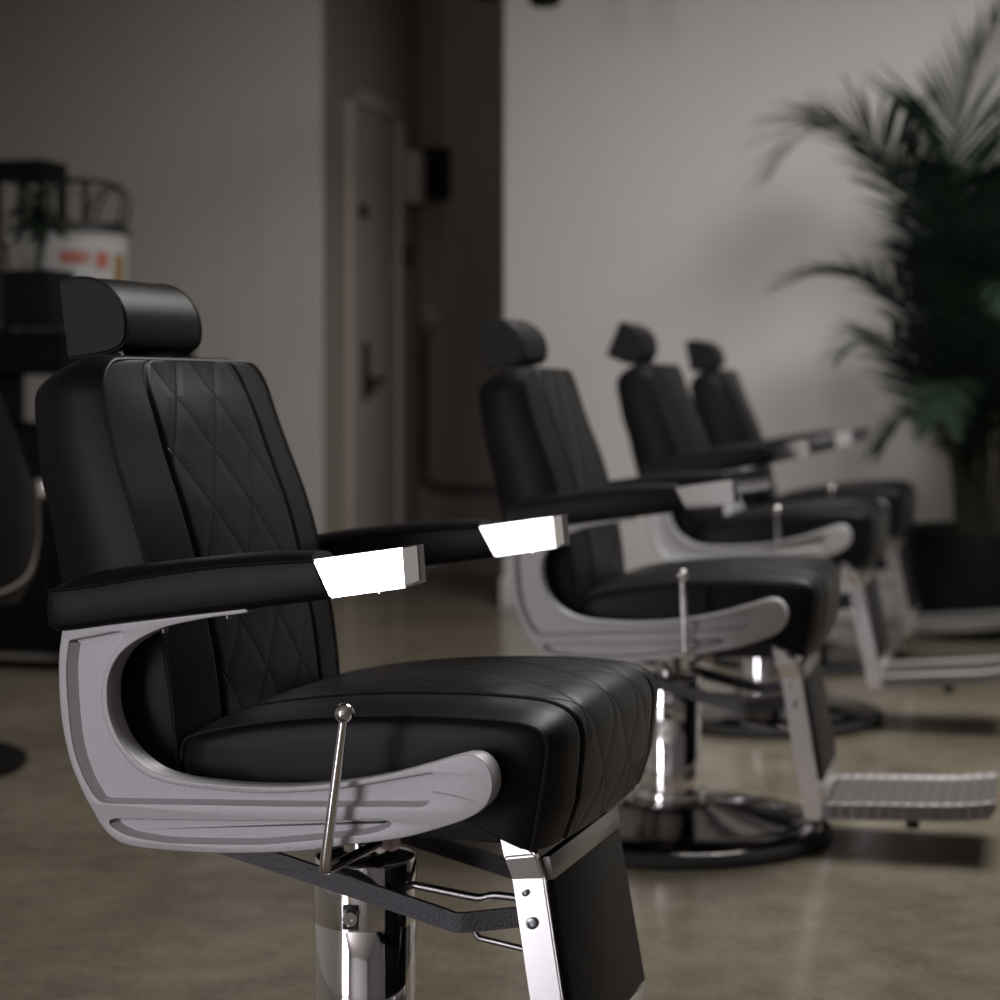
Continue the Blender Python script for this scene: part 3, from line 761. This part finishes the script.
# small plant in a square black pot
d0 = 6.66
def onstation(u, d): v = P2(u, 0, d); return Vector((v.x, v.y, SZ))
pl = thing('potted_plant', 'small dark leafy plant in a square black pot on top of the station', 'plant', onstation(38, 6.53), -RA)
obj('pot', bx((-.09, -.09, 0), (.09, .09, .19), .006), M['pot'], pl)
obj('stem', tube([(0, 0, .17), (.004, 0, .27), (-.01, 0, .36), (-.005, .01, .44)], [.012, .011, .009, .006], n=8), M['smallleaf'], pl)
rnd = random.Random(3); bm = bmesh.new()
for k in range(90):
    a = rnd.uniform(0, 2*PI); z0 = rnd.uniform(.32, .45); L_ = rnd.uniform(.10, .19); el = rnd.uniform(-.5, .6)
    d = Vector((math.cos(a)*math.cos(el), math.sin(a)*math.cos(el), math.sin(el))); s = d.cross(Vector((0, 0, 1))).normalized()
    p = Vector((0, 0, z0)); q = []
    for h in range(5):
        w = .010*math.sin(PI*(.1+.88*h/4))+.001
        q.append((bm.verts.new(p+s*w), bm.verts.new(p-s*w))); p = p+d*L_/4; d = (d+Vector((0, 0, -.16))).normalized()
    for a_, b_ in zip(q, q[1:]): bm.faces.new((a_[0], a_[1], b_[1], b_[0]))
obj('foliage', bm, M['smallleaf'], pl, 60, False)

# white tub with red print
bk = thing('plastic_tub', 'wide white plastic tub with red lettering and a mustard side strip, on the station', 'tub', onstation(69, 7.00), -RA)
RB = .205
obj('body', lathe([(0, 0), (RB-.012, 0), (RB-.006, .006), (RB, .325), (RB+.006, .33), (RB+.006, .35), (RB-.004, .352), (RB-.006, .02), (0, .02)], 56), M['bucketwhite'], bk)
obj('lid', lathe([(0, .372), (RB-.01, .372), (RB+.011, .366), (RB+.012, .342), (RB+.008, .342), (RB+.007, .352), (0, .352)], 56), M['wire'], bk)
def wrap(bm, a0, a1, z0, z1, r):
    q = []
    for i in range(7):
        a = a0+(a1-a0)*i/6
        q.append([bm.verts.new((rr*math.cos(a), rr*math.sin(a), z)) for rr, z in ((r, z0), (r, z1), (r+.0015, z1), (r+.0015, z0))])
    for x, y in zip(q, q[1:]):
        for j in range(4): bm.faces.new((x[j], x[(j+1) % 4], y[(j+1) % 4], y[j]))
    bm.faces.new(q[0]); bm.faces.new(q[-1][::-1])
bm = bmesh.new(); A0 = -PI/2+RA+.10
for a, w in ((-.03, .10), (.09, .10), (.20, .11), (.33, .05), (.41, .05), (.58, .18), (.72, .10)):
    wrap(bm, A0+a, A0+a+w, .232-(.014 if a > .5 else 0), .276, RB-.0002)
obj('red_print', bm, M['red'], bk, 30)
bm = bmesh.new()
for zz in (.10, .13, .16):
    for a in (.0, .2, .42, .58): wrap(bm, A0+a, A0+a+.13, zz, zz+.012, RB-.0035)
obj('small_print', bm, M['greyprint'], bk, 30)
bm = bmesh.new(); wrap(bm, A0+.98, A0+1.28, .03, .27, RB-.001); obj('side_strip', bm, M['yellow'], bk, 30)

# wire rack standing on the lid of the tub
wr = thing('wire_rack', 'dark wire rack with curved ends, standing on the lid of the white tub', 'rack', onstation(80, 7.00)+Vector((0, 0, .372)), -RA)
for s in (-1, 1):
    y = s*.03
    obj('side_hoop', tube(crom([(-.10, y, .155), (-.06, y, .166), (.05, y, .162), (.12, y, .15), (.165, y, .118), (.178, y, .07), (.160, y, .006)], 6), .0062, n=8), M['wire'], wr)
    obj('brace', tube(crom([(.125, y, .147), (.085, y, .115), (.055, y, .07), (.045, y, .006)], 5), .006, n=8), M['wire'], wr)
    obj('base_rail', tube([(-.10, y, .006), (.16, y, .006)], .006, n=8), M['wire'], wr)
    obj('rear_leg', tube([(-.10, y, .006), (-.10, y, .155)], .006, n=8), M['wire'], wr)
for x, z in ((-.10, .155), (.12, .15), (.16, .006)):
    obj('crossbar', tube([(x, -.03, z), (x, .03, z)], .006, n=8), M['wire'], wr)
o = obj('upright', tube([(.02, 0, .0), (.022, 0, .17)], .012, n=8), M['wood'], wr)

# open black box frame (lantern) behind the small plant
ln = thing('black_lantern', 'black open box lantern standing behind the small plant on the station', 'lantern', onstation(31, 7.42), -RA)
bm = bx((-.10, -.10, .575), (.10, .10, .650), .004); obj('top', bm, M['blackpaint'], ln)
obj('base', bx((-.10, -.10, 0), (.10, .10, .03), .004), M['blackpaint'], ln)
for a in (-1, 1):
    for b in (-1, 1): obj('post', bx((a*.088-.011, b*.088-.011, .03), (a*.088+.011, b*.088+.011, .575), .002), M['blackpaint'], ln)
b2 = lathe([(0, 0), (.03, .0), (.032, .08), (.025, .14), (.012, .16), (.012, .2), (0, .2)], 20, (.04, 0, .28)); add_box(b2, (-.09, -.09, .26), (.09, .09, .28), .002)
obj('candle_shelf', b2, M['wood'], ln)
b2 = bmesh.new(); bmesh.ops.create_uvsphere(b2, u_segments=14, v_segments=10, radius=.012, matrix=Matrix.Translation((.04, -.035, .43)))
obj('amber_bead', b2, M['yellow'], ln)

# dark framed panel at the very left edge, leaning on nothing: a standing frame
fm = thing('picture_frame', 'dark standing frame with a thin grey border at the left edge of the station', 'frame', onstation(-20, 6.60), -RA)
bm = bmesh.new()
for q in ((-.12, -.012, 0, -.098, .012, .285), (.078, -.012, 0, .10, .012, .285), (-.12, -.012, .26, .10, .012, .285), (-.12, -.012, 0, .10, .012, .022)): add_box(bm, q[:3], q[3:], .002)
obj('border', bm, M['greyedge'], fm)
obj('picture', bx((-.10, -.006, .02), (.08, .008, .262)), M['blackpaint'], fm)
obj('easel_back', bx((-.03, .01, 0), (.02, .09, .012), .002), M['blackpaint'], fm)
# black tub chair at the left edge
tc_ = thing('salon_chair', 'black tub chair with beige edge piping, cut off by the left edge', 'salon chair', (-1.535, 5.10, 0), math.radians(107))
obj('base', lathe([(0, 0), (.295, 0), (.305, .008), (.305, .02), (.29, .03), (.10, .05), (.06, .06), (.05, .08), (0, .08)], 64), M['blackpaint'], tc_)
obj('column', lathe([(.035, .06), (.035, .40), (.09, .41), (.09, .43), (0, .43)], 28), M['darkchrome'], tc_)
obj('seat', bx((-.22, -.22, .42), (.30, .22, .56), .03, 4), M['leather'], tc_)
def shell():
    bm = bmesh.new(); n = 40; R = []; rim = []; low = []
    for i in range(n+1):
        a = math.radians(-125+250*i/n); fr = abs(a)/math.radians(125)
        ztop = 1.02 if fr < .35 else 1.02-.30*min(1, (fr-.35)/.3)
        ztop = 1.02-.29*(0 if fr < .30 else (1 if fr > .62 else (3*((fr-.3)/.32)**2-2*((fr-.3)/.32)**3)))
        col = []; low.append((-math.cos(a)*.305, math.sin(a)*.305, .455))
        for (rr, z) in ((.20, .415), (.285, .43), (.325, .50), (.335, .60), (.33, .72), (.33, ztop-.012), (.318, ztop), (.30, ztop-.006), (.288, ztop-.03), (.288, .60), (.25, .5)):
            r2 = rr-(.03*(z-.73)/.29 if z > .73 else 0)
            col.append(bm.verts.new((-math.cos(a)*r2, math.sin(a)*r2, z)))
        R.append(col); rim.append(tuple(col[6].co)); 
    m = len(R[0])
    for a, b in zip(R, R[1:]):
        for j in range(m): bm.faces.new((a[j], a[(j+1) % m], b[(j+1) % m], b[j]))
    bm.faces.new(R[0]); bm.faces.new(R[-1][::-1])
    ends = [[tuple(v.co) for v in R[0][1:8]], [tuple(v.co) for v in R[-1][1:8]]]
    return bm, rim, low
sbm, rim, low = shell()
sh = obj('shell', sbm, M['leather'], tc_)
obj('rim_piping', tube(rim, .005, n=8), M['piping'], sh)
def shell_r(z): return interp([(.43, .285), (.50, .325), (.60, .335), (.72, .33), (1.02, .30)], z)+.002
out = crom([(76, .74), (76, .66), (74, .58), (66, .51), (50, .472), (25, .465), (0, .465), (-25, .465), (-50, .472), (-66, .51), (-74, .58), (-76, .66), (-76, .74)], 5)
obj('piping', tube([(-math.cos(math.radians(a))*shell_r(z), math.sin(math.radians(a))*shell_r(z), z) for a, z in out], .005, n=8), M['beige'], sh)

# ------------------------------------------------------------------ light
def area(name, loc, target, sx, sy, power, col=(1, 1, 1)):
    l = bpy.data.lights.new(name, 'AREA'); l.shape = 'RECTANGLE'; l.size = sx; l.size_y = sy; l.energy = power; l.color = col
    o = bpy.data.objects.new(name, l); COL.objects.link(o); o.location = loc
    o.rotation_euler = (Vector(target)-Vector(loc)).to_track_quat('-Z', 'Y').to_euler()
    return o
for i, (a, b) in enumerate(WIN):
    c = W(P0-.02, (a+b)/2, (WZ0+WZ1)/2); area('window_daylight', c, c+RM.to_3x3() @ Vector((1, 0, 0)), b-a-.1, WZ1-WZ0-.1, 370, (.965, .925, 1.))
# unseen panel lamp added on the ceiling to brighten far wall and floor
LP0, LP1, LQ0, LQ1 = -.6, .8, 3.8, 6.4
lt = thing('ceiling_panel', 'long flush lamp panel on the ceiling over the far chairs', 'ceiling light', W((LP0+LP1)/2, (LQ0+LQ1)/2, H), -RA)
obj('fill_housing', bx((-.74, -1.34, -.04), (.74, 1.34, 0), .006), M['trimwhite'], lt)
c = W((LP0+LP1)/2, (LQ0+LQ1)/2, H-.045); o = area('fill_lamp', c, c+Vector((0, 0, -1)), 1.4, 2.6, 140, (1., .975, .94)); o.rotation_euler = (0, 0, -RA)
w = bpy.data.worlds.new('sky'); SC.world = w; w.use_nodes = True
w.node_tree.nodes['Background'].inputs[0].default_value = (.8, .88, 1, 1); w.node_tree.nodes['Background'].inputs[1].default_value = .3

# ------------------------------------------------------------------ camera
cam = bpy.data.cameras.new('camera'); co = bpy.data.objects.new('camera', cam); COL.objects.link(co)
co.location = (0, 0, .99); co.rotation_euler = (PI/2, 0, 0)
cam.sensor_width = 36; cam.lens = 1971.2/1000*36; cam.shift_y = -.1145; cam.clip_start = .05
cam.dof.use_dof = True; cam.dof.focus_distance = 2.45; cam.dof.aperture_fstop = 3.3; cam.dof.aperture_blades = 0
SC.camera = co
SC.view_settings.view_transform = 'Standard'; SC.view_settings.look = 'None'
SC.view_settings.exposure = 0.0; SC.view_settings.gamma = 1; SC.view_settings.use_curve_mapping = False
SC.cycles.use_denoising = True
SC.cycles.max_bounces = 8; SC.cycles.sample_clamp_indirect = 6
